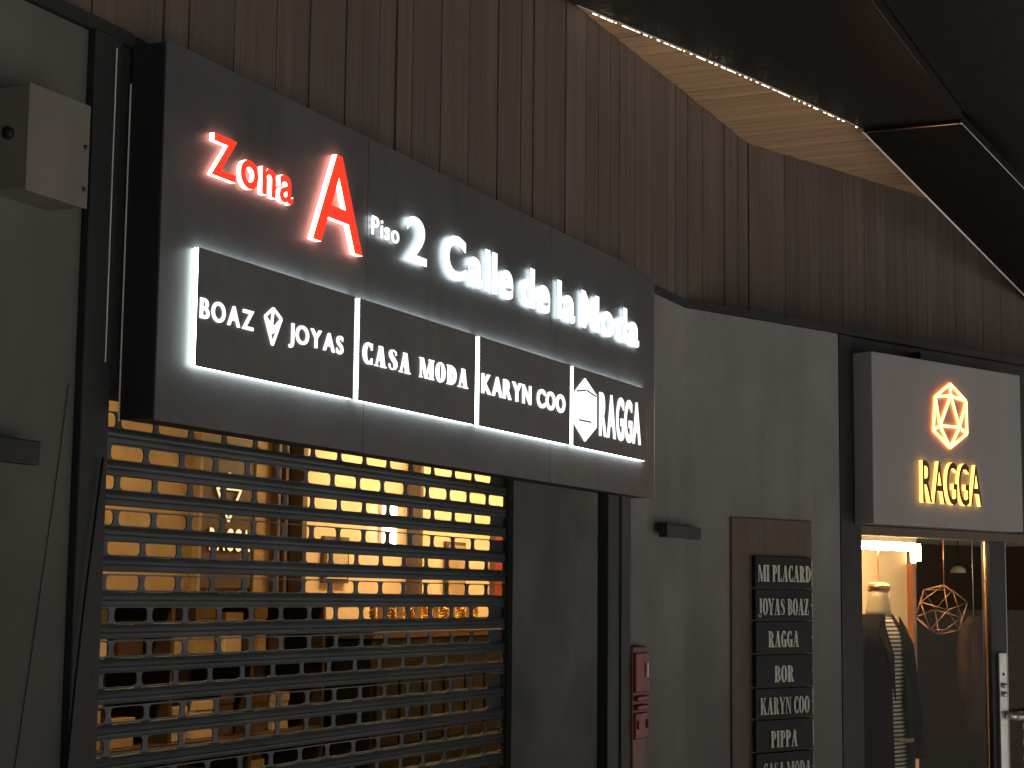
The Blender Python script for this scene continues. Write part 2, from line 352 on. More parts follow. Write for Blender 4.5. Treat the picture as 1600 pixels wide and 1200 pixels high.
# ================================================================== walls
H_SOF = 3.94; H_LOW = 2.95
left = box('plaster_wall', FA, -2.0, 3.284, .105, 0.5, 0, H_LOW, 'plaster_left',
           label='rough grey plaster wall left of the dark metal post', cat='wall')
xb = 7.69 - (.105 - .06) / tan(TB)
e1 = FB(1.0, 0, 0); e2 = FB(1.0, .3, 0)
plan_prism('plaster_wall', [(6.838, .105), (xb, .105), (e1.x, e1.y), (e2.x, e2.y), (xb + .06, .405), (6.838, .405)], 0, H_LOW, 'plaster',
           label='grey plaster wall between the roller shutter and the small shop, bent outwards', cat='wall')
box('plaster_wall', FA, 6.60, 6.836, .135, .545, 0, 2.9, 'reveal',
    label='stained plaster side of the shutter opening, right of the slats', cat='wall')
box('shutter_lintel', FA, 3.40, 6.60, .108, .3, 2.13, 2.985, 'darkmetal', label='dark lintel box hidden behind the long lit sign, top of the shutter opening', cat='lintel')
# dark posts
def post(label, strips, fr):
    t = thing('metal_post', label, 'post', fr((strips[0][0] + strips[-1][1]) / 2, strips[0][3], 0))
    for s0, s1, o0, o1, z1 in strips: box('post_face', fr, s0, s1, o0, o1, 0, z1, 'darkmetal', t, .003)
    return t
p = post('dark metal post between left plaster wall and roller shutter', [(3.287, 3.366, .085, .5, 2.955), (3.3685, 3.398, .092, .5, 2.955)], FA)
box('edge_strip', FA, 3.3662, 3.3682, .0842, .12, 2.18, 2.93, 'white_and_glint', p)  # glint on the post edge, painted in as a pale strip
p = post('dark metal post on the right side of the shutter opening, beside red cabinet', [(6.603, 6.727, .088, .133, 2.9), (6.731, 6.835, .080, .133, 2.9)], FA)
box('edge_strip', FA, 6.7272, 6.7308, .086, .12, 0, 2.0, 'darkmetal', p)
# ledge closing the top of the projecting lower wall
ca = FC(3.6, .0, 0); cb = FB(3.6, -.012, 0); cb0 = FB(0, -.012, 0)
led = thing('wall_coping', 'thin dark metal coping running along the foot of the wood cladding', 'coping', (7.7, .1, H_LOW))
plan_prism('cap', [(-2.0, .09), (3.44, .09), (3.44, .3), (-2.0, .3)], H_LOW + .002, 2.985, 'darkmetal', led)
plan_prism('cap', [(6.92, .095), (xb - .003, .095), (cb.x, cb.y), (ca.x, ca.y), (8.60, .22), (6.92, .22)], H_LOW + .002, 2.985, 'darkmetal', led)

# ================================================================== wood cladding
clad = thing('wood_cladding', 'tall brown vertical timber boards cladding the wall above the lit sign', 'cladding', (5, .2, 2.99))
box('backing', FA, -2, 8.6, .135, .25, 2.99, 4.3, 'black', clad)
box('backing', FC, 0.03, 4.2, .03, .15, 2.99, 4.3, 'black', clad)
x = 3.37 - .104 * 26
while x < 8.56:
    w = random.choice((.104, .104, .104, .104, .078, .13, .208))
    x1 = min(x + w, 8.572); d = random.uniform(-.0035, .0035)
    if x1 - x > .02:
        bd = box('board', FA, x + .0024, x1 - .0024, .105 + d, .134, 2.9875, 4.29, 'wood', clad)
    x = x1
s = 0.004
while s < 4.0:
    w = .104 if random.random() < .7 else .208; d = random.uniform(-.002, .002)
    box('board', FC, s + .0012, s + w - .0012, d, .029, 2.9875, 4.29, 'wood', clad); s += w

# ================================================================== canopy
can = thing('canopy', 'dark roof canopy over the shopfronts with a wedge of lit timber soffit', 'canopy', (7.5, -.5, H_SOF))
E0, E1, E2 = (6.20, .07), (8.428, -.523), (13.6, -.512)
def edge_y(x): return E0[1] + (E1[1] - E0[1]) * (x - E0[0]) / (E1[0] - E0[0]) - .055 * sin(pi * (x - E0[0]) / (E1[0] - E0[0])) * .35 if x < E1[0] else -.518
def wall_y(x): return .103 if x < 8.575 else .103 - tan(TC) * (x - 8.575)
x = 6.24; k = 0
while x < 10.26:
    w = random.choice((.075, .075, .065, .09)); x1 = min(x + w, 10.26); g = .0022; dz = random.uniform(0, .006)
    a, b = x + g, x1 - g
    pts = [(a, edge_y(a)), (b, edge_y(b)), (b, wall_y(b)), (a, wall_y(a))]
    if pts[2][1] - pts[1][1] > .004 and pts[3][1] - pts[0][1] > .004: plan_prism('soffit_board', pts, H_SOF + dz, H_SOF + .03, 'soffit', can)
    x = x1
# black sheets beyond the timber: near sheet (along the slanted edge), far strip, outer ceiling
ne = [(E0[0] + (E1[0] - E0[0]) * i / 12, 0) for i in range(13)]; ne = [(x, edge_y(x) - .004) for x, _ in ne]
plan_prism('black_sheet', [(-3, .10), (6.195, .085)] + ne + [(8.424, -.99), (-3, -.99)], H_SOF - .02, H_SOF + .05, 'black_rough', can)
P1 = Vector((8.432, -.522, H_SOF - .035)); Q1 = Vector((8.432, -.985, H_SOF - .035))
s_, z_ = FC.px(1600, 460, -.06); P2 = FC(s_, -.06, z_)
pn_ = (P2 - P1).cross(Q1 - P1).normalized(); Q2 = hit(1600, 295, P1, pn_)
P3 = P1 + (P2 - P1) * 1.12; Q3 = Q1 + (Q2 - Q1) * 1.35
upv = Vector((0, 0, .05)); vv = [P1, P3, Q3, Q1]
fix(mesh('black_sheet', vv + [q + upv for q in vv], BF, 'black', can))       # far sheet slopes down to the right
plan_prism('outer_ceiling', [(-8, -.995), (8.0, -.995), (8.424, -.995), (13.6, -1.035), (13.6, -3.6), (-8, -3.6)], H_SOF + .03, H_SOF + .12, 'black', can)  # its unseen reach towards the street was extended to shade the facade
plan_prism('roof_deck', [(-8, .3), (8.7, .3), (18, -1.5), (18, -3.6), (-8, -3.6)], 4.3, 4.36, 'black', can)
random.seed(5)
for i in range(46):                                  # glowing dashes added for the metal edge's glints, also brightening the soffit
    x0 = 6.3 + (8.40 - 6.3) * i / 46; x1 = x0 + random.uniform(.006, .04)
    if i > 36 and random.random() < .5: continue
    tube_path('edge_glint_dash', [(x0, edge_y(x0) + .004, H_SOF - .027), (x1, edge_y(x1) + .004, H_SOF - .027)], .0009 + .0011 * random.random(), 'glint_dash', can, 6)
tube_path('edge_trim', [(x, y + .001, H_SOF - .024 + .0012 * (i % 2)) for i, (x, y) in enumerate(ne)], .0032, 'edge', can, 6)
tube_path('edge_trim', [P1 + Vector((0, .002, -.003)), P2 * .5 + P1 * .5 + Vector((0, .002, -.003)), P3 + Vector((0, .002, -.003))], .005, 'white_and_glint', can, 6)  # metal trim coloured white, its highlight put into the colour
tube_path('edge_trim', [(8.432, -.524, H_SOF - .038), (8.432, -.985, H_SOF - .038)], .0028, 'copper', can, 6)
tube_path('edge_trim', [Q1 + Vector((0, -.002, -.001)), Q3 + Vector((0, -.002, -.001))], .0025, 'edge', can, 6)
tube_path('edge_trim', [(5.5, -.985, H_SOF - .02), (7.6, -.985, H_SOF - .02)], .002, 'darkmetal', can, 6)
for (bx, by) in ((8.424, -.515), (8.43, -.985), (7.75, edge_y(7.75))):
    mesh('screw_cap', [(bx + .007 * cos(a) * r, by + .007 * sin(a) * r, H_SOF - .038 - d) for r, d in ((1, 0), (.7, .005)) for a in [i * pi / 4 for i in range(8)]],
         [(i, (i + 1) % 8, 8 + (i + 1) % 8, 8 + i) for i in range(8)] + [tuple(range(8, 16))], 'steel', can, smooth=True)

# ================================================================== main lit sign
sg = thing('light_sign', 'long dark sign box with lit Zona A lettering above the roller shutter', 'sign', (5.18, .05, 2.045))
SX0, SX1, SZ0, SZ1 = 3.449, 6.885, 2.05, 2.965
box('sign_body', FA, SX0, SX1, .006, .102, SZ0 + .004, SZ1 - .004, 'darkmetal', sg, .003)
for a, b in ((SX0 - .002, 4.445), (4.448, 5.80), (5.803, SX1 + .002)):
    box('face_sheet', FA, a, b, 0, .005, SZ0, SZ1, 'sheet', sg, .0012)
box('edge_strip', FA, SX0 - .0045, SX0 - .0025, .0985, .1015, SZ0, SZ1 - .1, 'white_and_glint', sg)  # corner glint of the sign box, coloured in as a pale strip
box('edge_strip', FA, SX1 + .0025, SX1 + .005, -.001, .004, SZ0 + .01, SZ1 - .3, 'edge', sg)
OL = -.001
def apx(x, y, o=-.014): return FA.px(x, y, o)
WH = ['white_face', 'white_face', 'white']; WF = ['white_face', 'white_face']; RD = ['red', 'red_edge']
word(sg, 'Zona', FA, apx(331, 240)[0], apx(458.5, 300)[0], (apx(329, 271)[1] + apx(457, 321)[1]) / 2, apx(331, 205)[1] - apx(329, 271)[1], .013, OL, RD, .022, .11)
word(sg, 'A', FA, apx(487, 372)[0], apx(565, 400)[0], (apx(487, 372)[1] + apx(565, 401)[1]) / 2, apx(530, 245)[1] - apx(526, 387)[1], .016, OL, RD, .006)
word(sg, 'Piso', FA, apx(583, 350)[0], apx(625, 370)[0], apx(583, 365.5)[1], apx(583, 336)[1] - apx(583, 365.5)[1], .003, -.009, WH, .006, .13)
word(sg, '2', FA, apx(636, 400)[0], apx(667.5, 400)[0], apx(651, 411)[1], apx(651, 340)[1] - apx(651, 411)[1], .003, -.010, WH, .014)
zc = apx(711, 438)[1]; hc = apx(711, 370)[1] - zc
for t, a, b in (('Calle', 694, 802), ('de', 815.5, 860), ('la', 872.5, 899), ('Moda', 910, 999)):
    word(sg, t, FA, apx(a, 440)[0], apx(b, 500)[0], zc + .004, hc * 1.0, .003, -.010, WH, .027, .10)
PO = -.0175
P0 = [3.584, 4.385, 5.180, 5.977]; P1 = [4.352, 5.146, 5.945, 6.742]; PZ0, PZ1 = 2.193, 2.483
pn = []
for a, b in zip(P0, P1):
    g = box('shop_panel', FA, a, b, PO, PO + .0035, PZ0, PZ1, 'panel', sg, .0006)
    V = []                                            # glowing acrylic rim round the four sides, behind the face sheet
    for o in (-.0012, PO + .0037): V += [FA(a + .0006, o, PZ0 + .0006), FA(b - .0006, o, PZ0 + .0006), FA(b - .0006, o, PZ1 - .0006), FA(a + .0006, o, PZ1 - .0006)]
    Fc = [(i, (i + 1) % 4, 4 + (i + 1) % 4, 4 + i) for i in range(4)]
    fix(mesh('glowing_rim', V, Fc, 'white_edge', g)); pn.append(g)
def pp(x, y): return FA.px(x, y, PO)
LO = PO - .0002
word(pn[0], 'BOAZ', FA, pp(312, 480)[0], pp(395, 500)[0], pp(314, 497)[1], pp(314, 465)[1] - pp(314, 497)[1], .004, LO, WF, .014, .16)
word(pn[0], 'JOYAS', FA, pp(451, 520)[0], pp(535, 540)[0], pp(314, 497)[1] - .002, pp(314, 465)[1] - pp(314, 497)[1], .004, LO, WF, .014, .13)
dk = [pp(426, 482), pp(413, 494), pp(424.5, 539), pp(438.5, 499), pp(423, 510), pp(434, 512), pp(420, 522), pp(425, 496)]
polys_obj('diamond_logo', [stroke(dk[i], dk[j], .0065) for i, j in ((0, 1), (1, 2), (2, 3), (3, 0), (4, 0), (4, 1), (4, 5), (5, 6), (3, 6), (4, 6))], FA, 0, 1, 0, 1, LO, .004, WF, pn[0])
serif_word(pn[1], 'CASA', FA, pp(566, 550)[0], pp(640, 570)[0], pp(568, 567)[1], pp(568, 534)[1] - pp(568, 567)[1], LO, .004, WF, .12)
serif_word(pn[1], 'MODA', FA, pp(655, 570)[0], pp(730, 590)[0], pp(568, 567)[1], pp(568, 534)[1] - pp(568, 567)[1], LO, .004, WF, .12)
zk = pp(753, 614)[1]; hk = pp(753, 583)[1] - zk
word(pn[2], 'KARYN', FA, pp(752, 600)[0], pp(829, 610)[0], zk, hk, .004, LO, WF, .03, .09)
word(pn[2], 'COO', FA, pp(838.5, 620)[0], pp(882, 630)[0], zk, hk, .004, LO, WF, .03, .09)
hx = [pp(913, 591), pp(931, 618), pp(931, 668), pp(913, 690), pp(896.5, 662), pp(897.5, 611)]
polys_obj('gem_logo', [hx], FA, 0, 1, 0, 1, LO, .004, WF, pn[3])
polys_obj('gem_line', [stroke(pp(899, 611), pp(914, 610), .006), stroke(pp(915, 610), pp(930, 620), .006), stroke(pp(903, 656), pp(922, 660), .006)], FA, 0, 1, 0, 1, LO - .0042, .001, ['panel', 'panel'], pn[3])
zr = pp(938, 681)[1]
word(pn[3], 'RAGGA', FA, pp(936, 650)[0], pp(1000, 650)[0], zr, pp(938, 613)[1] - zr, .004, LO, WF, .02, .09)

# ================================================================== roller shutter
sh = thing('roller_shutter', 'closed dark steel roller shutter with rows of slotted holes', 'shutter', (5.0, .53, 0))
SHX0, SHX1, SHY = 3.41, 6.585, .526
PITCHZ, HW, HH, HP = .0888, .151, .039, .174
def slat_mesh(shift):
    V = []; Fc = []
    def v(x, y, z): V.append((x, y, z)); return len(V) - 1
    # perforated flat band: cells with rounded holes
    zb, zt = -.0235, .0235; hole = []
    n = 4
    r = .0135
    for cx, cz, a0 in ((HW / 2 - r, HH / 2 - r, 0), (-HW / 2 + r, HH / 2 - r, 90), (-HW / 2 + r, -HH / 2 + r, 180), (HW / 2 - r, -HH / 2 + r, 270)):
        for i in range(n): a = radians(a0 + 90 * i / (n - 1)); hole.append((cx + r * cos(a), cz + r * sin(a)))
    c0 = 5.107 + shift - HP * 12; c = c0
    while c < SHX1 + HP:
        L, Rr = c - HP / 2, c + HP / 2
        if L > SHX0 and Rr < SHX1 + .02:
            Rr = min(Rr, SHX1)
            cor = [(Rr, zt), (L, zt), (L, zb), (Rr, zb)]
            o = [v(x, 0, z) for x, z in cor]; hf = [v(c + x, 0, z) for x, z in hole]; hb = [v(c + x, .004, z) for x, z in hole]
            for q in range(4):
                for i in range(n - 1): Fc.append((o[q], hf[q * n + i], hf[q * n + i + 1]))
                Fc.append((o[q], hf[q * n + n - 1], hf[(q * n + n) % (4 * n)], o[(q + 1) % 4]))
            m = 4 * n
            for i in range(m): Fc.append((hf[i], hb[i], hb[(i + 1) % m], hf[(i + 1) % m]))
            lastR = Rr
            if not hasattr(slat_mesh, 'first'): pass
        elif Rr > SHX0 and L <= SHX0:
            a = [v(SHX0, 0, zb), v(Rr, 0, zb), v(Rr, 0, zt), v(SHX0, 0, zt)]; Fc.append(tuple(a))
        elif L < SHX1 and Rr >= SHX1 + .02:
            a = [v(L, 0, zb), v(SHX1, 0, zb), v(SHX1, 0, zt), v(L, 0, zt)]; Fc.append(tuple(a))
        c += HP
    # rolled solid part below the band
    prof = [(0, zb), (-.009, zb - .0015), (-.0145, -.032), (-.017, -.038), (-.0145, -.0435), (-.012, -.0455), (-.0155, -.050), (-.016, -.055), (-.012, -.0625), (0, -.0650)]
    pr = [[v(x, y, z) for y, z in prof] for x in (SHX0, SHX1)]
    for i in range(len(prof) - 1): Fc.append((pr[0][i], pr[0][i + 1], pr[1][i + 1], pr[1][i]))
    me = bpy.data.meshes.new('slat'); me.from_pydata(V, [], Fc); me.materials.append(M['slat']); me.validate(); me.update(); return me
sm = {0: slat_mesh(0.0), 1: slat_mesh(.042)}
pat = [1, 0, 1, 1, 0, 0, 1, 1, 0, 1, 1, 0, 0, 1, 0, 1, 1, 0, 0, 1, 1, 0, 1, 0, 0, 1]
for k in range(25):
    z = 2.122 - PITCHZ * k
    if z < .08: break
    o = link('slat', sm[pat[k]], sh); o.location = (0, SHY + random.uniform(-.0015, .0015), z); o.rotation_euler = (random.uniform(-.012, .012), random.uniform(-.0012, .0012), 0); o.location.z += random.uniform(-.0015, .0015)
    o.location.x += random.uniform(-.004, .004)
box('guide_rail', FA, 3.40, 3.44, .50, .515, 0, 2.2, 'darkmetal', sh, .002)
box('guide_rail', FA, 6.555, 6.597, .495, .512, 0, 2.2, 'darkmetal', sh, .002)
box('bottom_bar', FA, 3.445, 6.55, .505, .545, 0.0, .06, 'darkmetal', sh, .004)

# ================================================================== room behind the shutter
rm = thing('shop_interior', 'warm lit shop room seen through the shutter slots', 'room', (8, 2, 0))
box('back_wall', FA, 8.96, 13.2, 3.0, 3.1, 0, 2.9, 'cream', rm)
box('back_wall', FA, 3.0, 8.955, 3.0, 3.1, 0, 2.9, 'tan', rm)
box('side_wall', FA, 13.2, 13.3, 1.4, 3.1, 0, 2.9, 'cream', rm)
box('side_wall', FA, 2.9, 3.0, .6, 3.1, 0, 2.9, 'tan', rm)
box('ceiling', FA, 2.9, 13.3, .58, 3.1, 2.905, 2.98, 'ceil', rm)
box('floor', FA, 2.9, 13.3, .58, 3.1, 0.004, .02, 'floor_in', rm)
plan_prism('front_partition', [(6.845, .47), (9.3, 1.46), (13.19, 1.46), (13.19, 1.50), (9.28, 1.50), (6.845, .53)], .021, 2.9, 'tan', rm)
for a, b, y in ((9.3, 10.0, 2.3), (10.6, 11.3, 2.3), (11.7, 12.4, 2.3), (6.2, 6.9, 2.0)):
    t = thing('ceiling_lamp', {9.3: 'warm ceiling light bar above the cream wall behind the shutter', 10.6: 'warm ceiling light bar past the white tube behind the shutter', 11.7: 'warm ceiling light bar at the far right behind the shutter', 6.2: 'warm ceiling light bar at the left behind the shutter'}[a], 'lamp', (a, y, 2.84), 'light bars on the room ceiling')
    box('housing', FA, a, b, y - .05, y + .05, 2.87, 2.903, 'ceil', t)
    box('diffuser', FA, a + .01, b - .01, y - .045, y + .045, 2.845, 2.869, 'led_warm', t)
t = thing('tube_lamp', 'upright white light tube on the back wall behind the shutter', 'lamp', (10.28, 2.93, 1.75))
tz = FA.px(615, 850, 2.94)[1], FA.px(615, 790, 2.94)[1]
for tx_ in (608, 616): ts = FA.px(tx_, 820, 2.94)[0]; rod('tube', (ts, 2.94, tz[0]), (ts, 2.94, tz[1]), .016, 'led_cool', t)
box('mount', FA, ts - .1, ts + .04, 2.975, 2.998, tz[0] - .02, tz[1] + .02, 'white_and_glint', t)
for (xa, xz, nm) in ((8.97, 9.02, 'left'), (10.46, 10.5, 'right')):
    box('pilaster', FA, xa, xz, 2.9, 2.998, 0.02, 2.9, 'brown', rm)
for xx in (8.78, 8.86): box('pilaster', FA, xx, xx + .03, 2.95, 2.998, 0.02, 2.9, 'brown', rm)
# grey wall board with the gem and the name
t = thing('wall_sign', 'brown board with gold gem and name letters on the back wall behind the shutter', 'sign', (8.3, 2.97, 1.8))
box('board', FA, 8.03, 8.55, 2.965, 2.998, 1.68, 2.5, 'brown', t)
for xx in (8.0, 8.552): box('frame_strip', FA, xx, xx + .028, 2.955, 2.998, 1.66, 2.5, 'tan', t)
gm = [(8.16, 2.22), (8.28, 2.30), (8.40, 2.22), (8.28, 2.04)]
polys_obj('gem_logo', [stroke(gm[i], gm[j], .02) for i, j in ((0, 1), (1, 2), (2, 3), (3, 0), (0, 2))], FA, 0, 1, 0, 1, 2.964, .01, ['sign_pale', 'gold'], t)
word(t, 'RAGGA', FA, 8.10, 8.50, 1.88, .12, .012, 2.964, ['sign_pale', 'gold'], .02, .08)
# shelves, counter and goods
cn = thing('display_counter', 'dark wood display counter under the cream wall behind the shutter', 'counter', (10.2, 2.6, .02))
box('counter_body', FA, 9.0, 12.6, 2.45, 2.9, .02, 1.40, 'plate', cn, .006); box('counter_top', FA, 8.97, 12.65, 2.42, 2.93, 1.402, 1.445, 'brown', cn, .006)
for i in range(12):
    box('drawer', FA, 9.05 + .29 * i, 9.31 + .29 * i, 2.435, 2.449, 0.8, 1.2, 'plate', cn, .004)
def necklace(i, x, z):
    t = thing('gold_necklace', ('gold rope necklace on a stand on the counter, %s from the left' % ['first', 'second', 'third', 'fourth', 'fifth', 'sixth'][i]), 'necklace', (x, 2.5, 1.446), 'gold necklaces on the counter')
    for q in range(2):
        pts = []
        for k in range(49):
            a = 2 * pi * k / 48; ph = 10 * a + q * pi
            rr = .095 + .012 * cos(ph); pts.append((x + rr * cos(a), 2.48 + .012 * sin(ph), 1.56 + rr * .75 * sin(a)))
        tube_path('strand', pts[:-1], .012, 'gold', t, 6, True)
    box('stand', FA, x - .03, x + .03, 2.475, 2.485, 1.447, 1.62, 'linen', t)
for i in range(6): necklace(i, 9.16 + .235 * i, 0)
random.seed(21)
sv = thing('shelf_unit', 'open brown shelf unit standing left of the cream wall behind the shutter', 'shelf', (7.7, 2.8, .02))
for z in (.5, .9, 1.3, 1.62): box('shelf', FA, 6.6, 8.75, 2.6, 2.99, z, z + .03, 'darkwood', sv)
for xx in (6.57, 7.3, 8.02, 8.752): box('upright', FA, xx, xx + .028, 2.62, 2.99, .02, 1.66, 'darkwood', sv)
gl = ['leftmost', 'second', 'third', 'fourth', 'fifth', 'sixth', 'seventh']
for zi, zsh in enumerate((.53, .93, 1.33)):
    xx = 6.66
    for k in range(7):
        w = random.uniform(.1, .2); h = random.uniform(.12, .26); mt = random.choice(['tan', 'cream', 'browncloth', 'linen', 'redpaint', 'brown'])
        if any(xx < u + .035 and xx + w > u - .01 for u in (7.3, 8.02)): xx = [u + .05 for u in (7.3, 8.02) if xx < u + .035][0]
        g = thing('gift_box', '%s box on the %s shelf of the unit behind the shutter' % (gl[k], ('low', 'middle', 'upper')[zi]), 'box', (xx + w / 2, 2.75, zsh), 'boxes on the shelf unit')
        box('box_base', FA, xx, xx + w, 2.66, 2.86, zsh + .001, zsh + h * .75, mt, g, .003); box('lid', FA, xx - .004, xx + w + .004, 2.655, 2.865, zsh + h * .75 + .001, zsh + h, mt, g, .003)
        xx += w + random.uniform(.06, .14)
for i, (xx, z0, z1, mt) in enumerate(((9.35, 1.72, 2.0, 'linen'), (11.0, 1.62, 2.02, 'tan'), (11.75, 1.6, 2.1, 'redpaint'))):
    t = thing('wall_picture', ('pale', 'tan', 'red')[i] + ' framed picture on the cream wall behind the shutter', 'picture', (xx, 2.98, z0))
    box('frame', FA, xx, xx + .3, 2.97, 2.997, z0, z1, 'brown', t, .003); box('print', FA, xx + .025, xx + .275, 2.965, 2.969, z0 + .025, z1 - .025, mt, t)

# ================================================================== things on the left wall
mb = thing('meter_box', 'grey metal box fixed high on the left plaster wall', 'box', (3.06, .1, 2.495))
box('case', FA, 2.962, 3.166, .006, .104, 2.496, 2.726, 'box', mb, .004)
box('cover', FA, 2.960, 3.168, -.001, .005, 2.494, 2.728, 'box', mb, .002)
for z in (2.63, 2.535): rod('screw', (3.153, -.0012, z), (3.153, -.004, z), .0055, 'darkmetal', mb)
rod('cable_entry', (2.9595, .05, 2.62), (2.952, .05, 2.62), .014, 'darkmetal', mb)
for xa, xb_, z, lab in ((2.70, 3.104, 1.947, 'black bar wall light on the left plaster wall below the grey box'), (7.165, 7.64, 1.935, 'black bar wall light on the grey wall right of the lit sign')):
    t = thing('wall_light', lab, 'light', ((xa + xb_) / 2, .09, z - .027), 'bar wall lights')
    box('bar', FA, xa + .02, xb_ - .05, .045, .075, z - .026, z + .026, 'darkmetal', t, .003)
    box('end_cap', FA, xa, xa + .018, .04, .08, z - .03, z + .033, 'darkmetal', t, .003)
    box('end_cap', FA, xb_ - .048, xb_, .048, .078, z - .026, z + .026, 'darkmetal', t, .003)
    box('bracket', FA, (xa + xb_) / 2 - .04, (xa + xb_) / 2 + .04, .0765, .1035, z - .02, z + .02, 'darkmetal', t)
def cable(pxs, o, r, lab):
    pts = []
    for x, y in pxs: s_, z = FA.px(x, y, o); pts.append(FA(s_, o, z))
    s_, z = pts[-1].x, pts[-1].z
    d = pts[-1] - pts[0]; pts.append(pts[-1] + d * .9)
    t = tube_path('cable', pts, r, 'cloth', label=lab, cat='cable')
cable([(161, 715), (150, 800), (133, 930), (118, 1060), (104, 1205)], .075, .0028, 'thin black cable hanging in front of the dark left post')
cable([(107, 600), (92, 720), (72, 860), (48, 1030), (22, 1205)], .1025, .0009, 'very thin dark line running down the left plaster wall')  # very thin dark line laid on the wall face

# ================================================================== red cabinet
rc = thing('fire_cabinet', 'narrow red fire cabinet on the grey wall beside the dark post', 'cabinet', (6.93, .1, .7))
box('case', FA, 6.842, 7.005, .072, .103, .70, 1.455, 'reddark', rc, .006)
box('door', FA, 6.848, 7.0, .060, .0715, 1.27, 1.43, 'redpaint', rc, .006)
box('handle', FA, 6.955, 6.968, .050, .0595, 1.33, 1.39, 'white_and_glint', rc, .003)
for z in (1.20, 1.235): box('clasp', FA, 6.855, 6.985, .054, .0715, z, z + .022, 'redpaint', rc, .005)
box('lower_door', FA, 6.85, 6.998, .062, .0715, 1.085, 1.19, 'redpaint', rc, .012)
for x in (6.862, 6.97): box('catch', FA, x, x + .014, .054, .0615, 1.125, 1.16, 'reddark', rc, .003)

# ================================================================== directory of shops
db = thing('directory_board', 'brown wooden board with black shop name plates on the grey wall', 'sign', FB(.48, 0, .5))
box('board', FB, .187, .766, -.012, -.001, .45, 2.02, 'brown', db, .003)
names = ['MI PLACARD', 'JOYAS BOAZ', 'RAGGA', 'BOR', 'KARYN COO', 'PIPPA', 'CASA MODA']
tx = [((1184, 1265.6), 883.5, 909), ((1184.5, 1262.5), 935.5, 961), ((1200, 1247.5), 986, 1011), ((1209.5, 1240), 1040, 1065.5), ((1187.5, 1264), 1089, 1115), ((1204, 1245.5), 1141, 1167), ((1192, 1266), 1190, 1216)]
ptop = [869, 920.5, 970.5, 1022, 1074, 1123, 1174, 1226]
PO_B = -.034
for i, nm in enumerate(names):
    s0 = FB.px(1181, 1000, PO_B)[0]; s1 = FB.px(1272, 1000, PO_B)[0]
    zt = FB.px(1225, ptop[i], PO_B)[1]; zb = FB.px(1225, ptop[i + 1], PO_B)[1]
    pl = box('name_plate', FB, s0, s1 - .012, PO_B + random.uniform(-.002, .002), -.0125, zb + .006, zt - .003, 'plate', db, .002)
    box('plate_lit_edge', FB, s1 - .0115, s1 - .006, PO_B + .003, -.0125, zb + .012, zt - .012, 'plate_text', pl)  # light on the plate's right edge, put in as a pale strip
    rod('plate_pin', FB(s1 - .022, PO_B - .002, (zt + zb) / 2), FB(s1 - .022, PO_B - .006, (zt + zb) / 2), .004, 'steel', pl)
    (xa, xb_), y0, y1 = tx[i]
    a = FB.px(xa, (y0 + y1) / 2, PO_B)[0]; b = FB.px(xb_, (y0 + y1) / 2, PO_B)[0]; z1 = FB.px((xa + xb_) / 2, y0, PO_B)[1]; z0 = FB.px((xa + xb_) / 2, y1, PO_B)[1]
    serif_word(pl, nm, FB, a, b, z0, z1 - z0, PO_B - .0022, .0012, ['plate_text', 'plate_text'], .045, .2)

# ================================================================== small shop on the right
p = post('dark metal door post between the grey wall and the small shop window', [(1.003, 1.098, -.004, .2, H_LOW), (1.101, 1.19, .012, .2, H_LOW)], FB)
hd = thing('shop_header', 'dark metal header beam behind the gold lit sign box', 'beam', FB(2.2, .1, 2.02))
box('beam', FB, 1.192, 4.2, .02, .2, 2.02, H_LOW, 'darkmetal', hd, .003)
box('lintel', FB, 1.192, 4.2, .022, .1, 1.972, 2.018, 'brown', hd, .003)
rg = thing('light_sign', 'pale grey sign box with glowing gold gem and letters over the small shop window', 'sign', FB(1.8, -.06, 2.02))
RO = -.1
ra, rb_ = 1.137, 2.462; rz0, rz1 = 2.022, 2.868
box('sign_box', FB, ra, rb_, RO, .0185, rz0, rz1, 'lightbox', rg, .004)
box('reflection_line', FB, ra + .5, rb_ - .12, -.05, -.03, rz1 + .002, rz1 + .007, 'amber_dim', rg)  # glowing strip standing for a warm reflected line on the sign top
box('hanger', FB, 1.62, 1.635, -.05, .019, rz1 + .014, rz1 + .05, 'darkmetal', rg)
def rp(u, w): return FB.px(1300 + u / 3.43, 500 + w / 3.43, RO - .015)
g = {'t': (640, 342), 'ul': (560, 410), 'll': (550, 590), 'b': (640, 685), 'lr': (730, 610), 'ur': (725, 435), 'it': (643, 405), 'bl': (585, 565), 'br': (690, 575)}
g = {k: rp(*v) for k, v in g.items()}
lg = thing('gem_tmp', '', '') if False else None
segs = ['t ul', 'ul ll', 'll b', 'b lr', 'lr ur', 'ur t', 't it', 'ul it', 'ur it', 'ul bl', 'll bl', 'ur br', 'lr br', 'bl br', 'bl b', 'br b', 'it bl', 'it br']
logo = polys_obj('gem_logo', [stroke(g[a.split()[0]], g[a.split()[1]], .0125) for a in segs], FB, 0, 1, 0, 1, RO - .003, .008, ['amber_line', 'amber_red'], rg)
za = rp(480, 975)[1]
word(rg, 'RAGGA', FB, rp(480, 860)[0], rp(797, 880)[0], (rp(485, 975)[1] + rp(780, 1000)[1]) / 2, rp(485, 750)[1] - rp(485, 975)[1], .02, RO - .002, ['bronze', 'amber'], .004, .07)

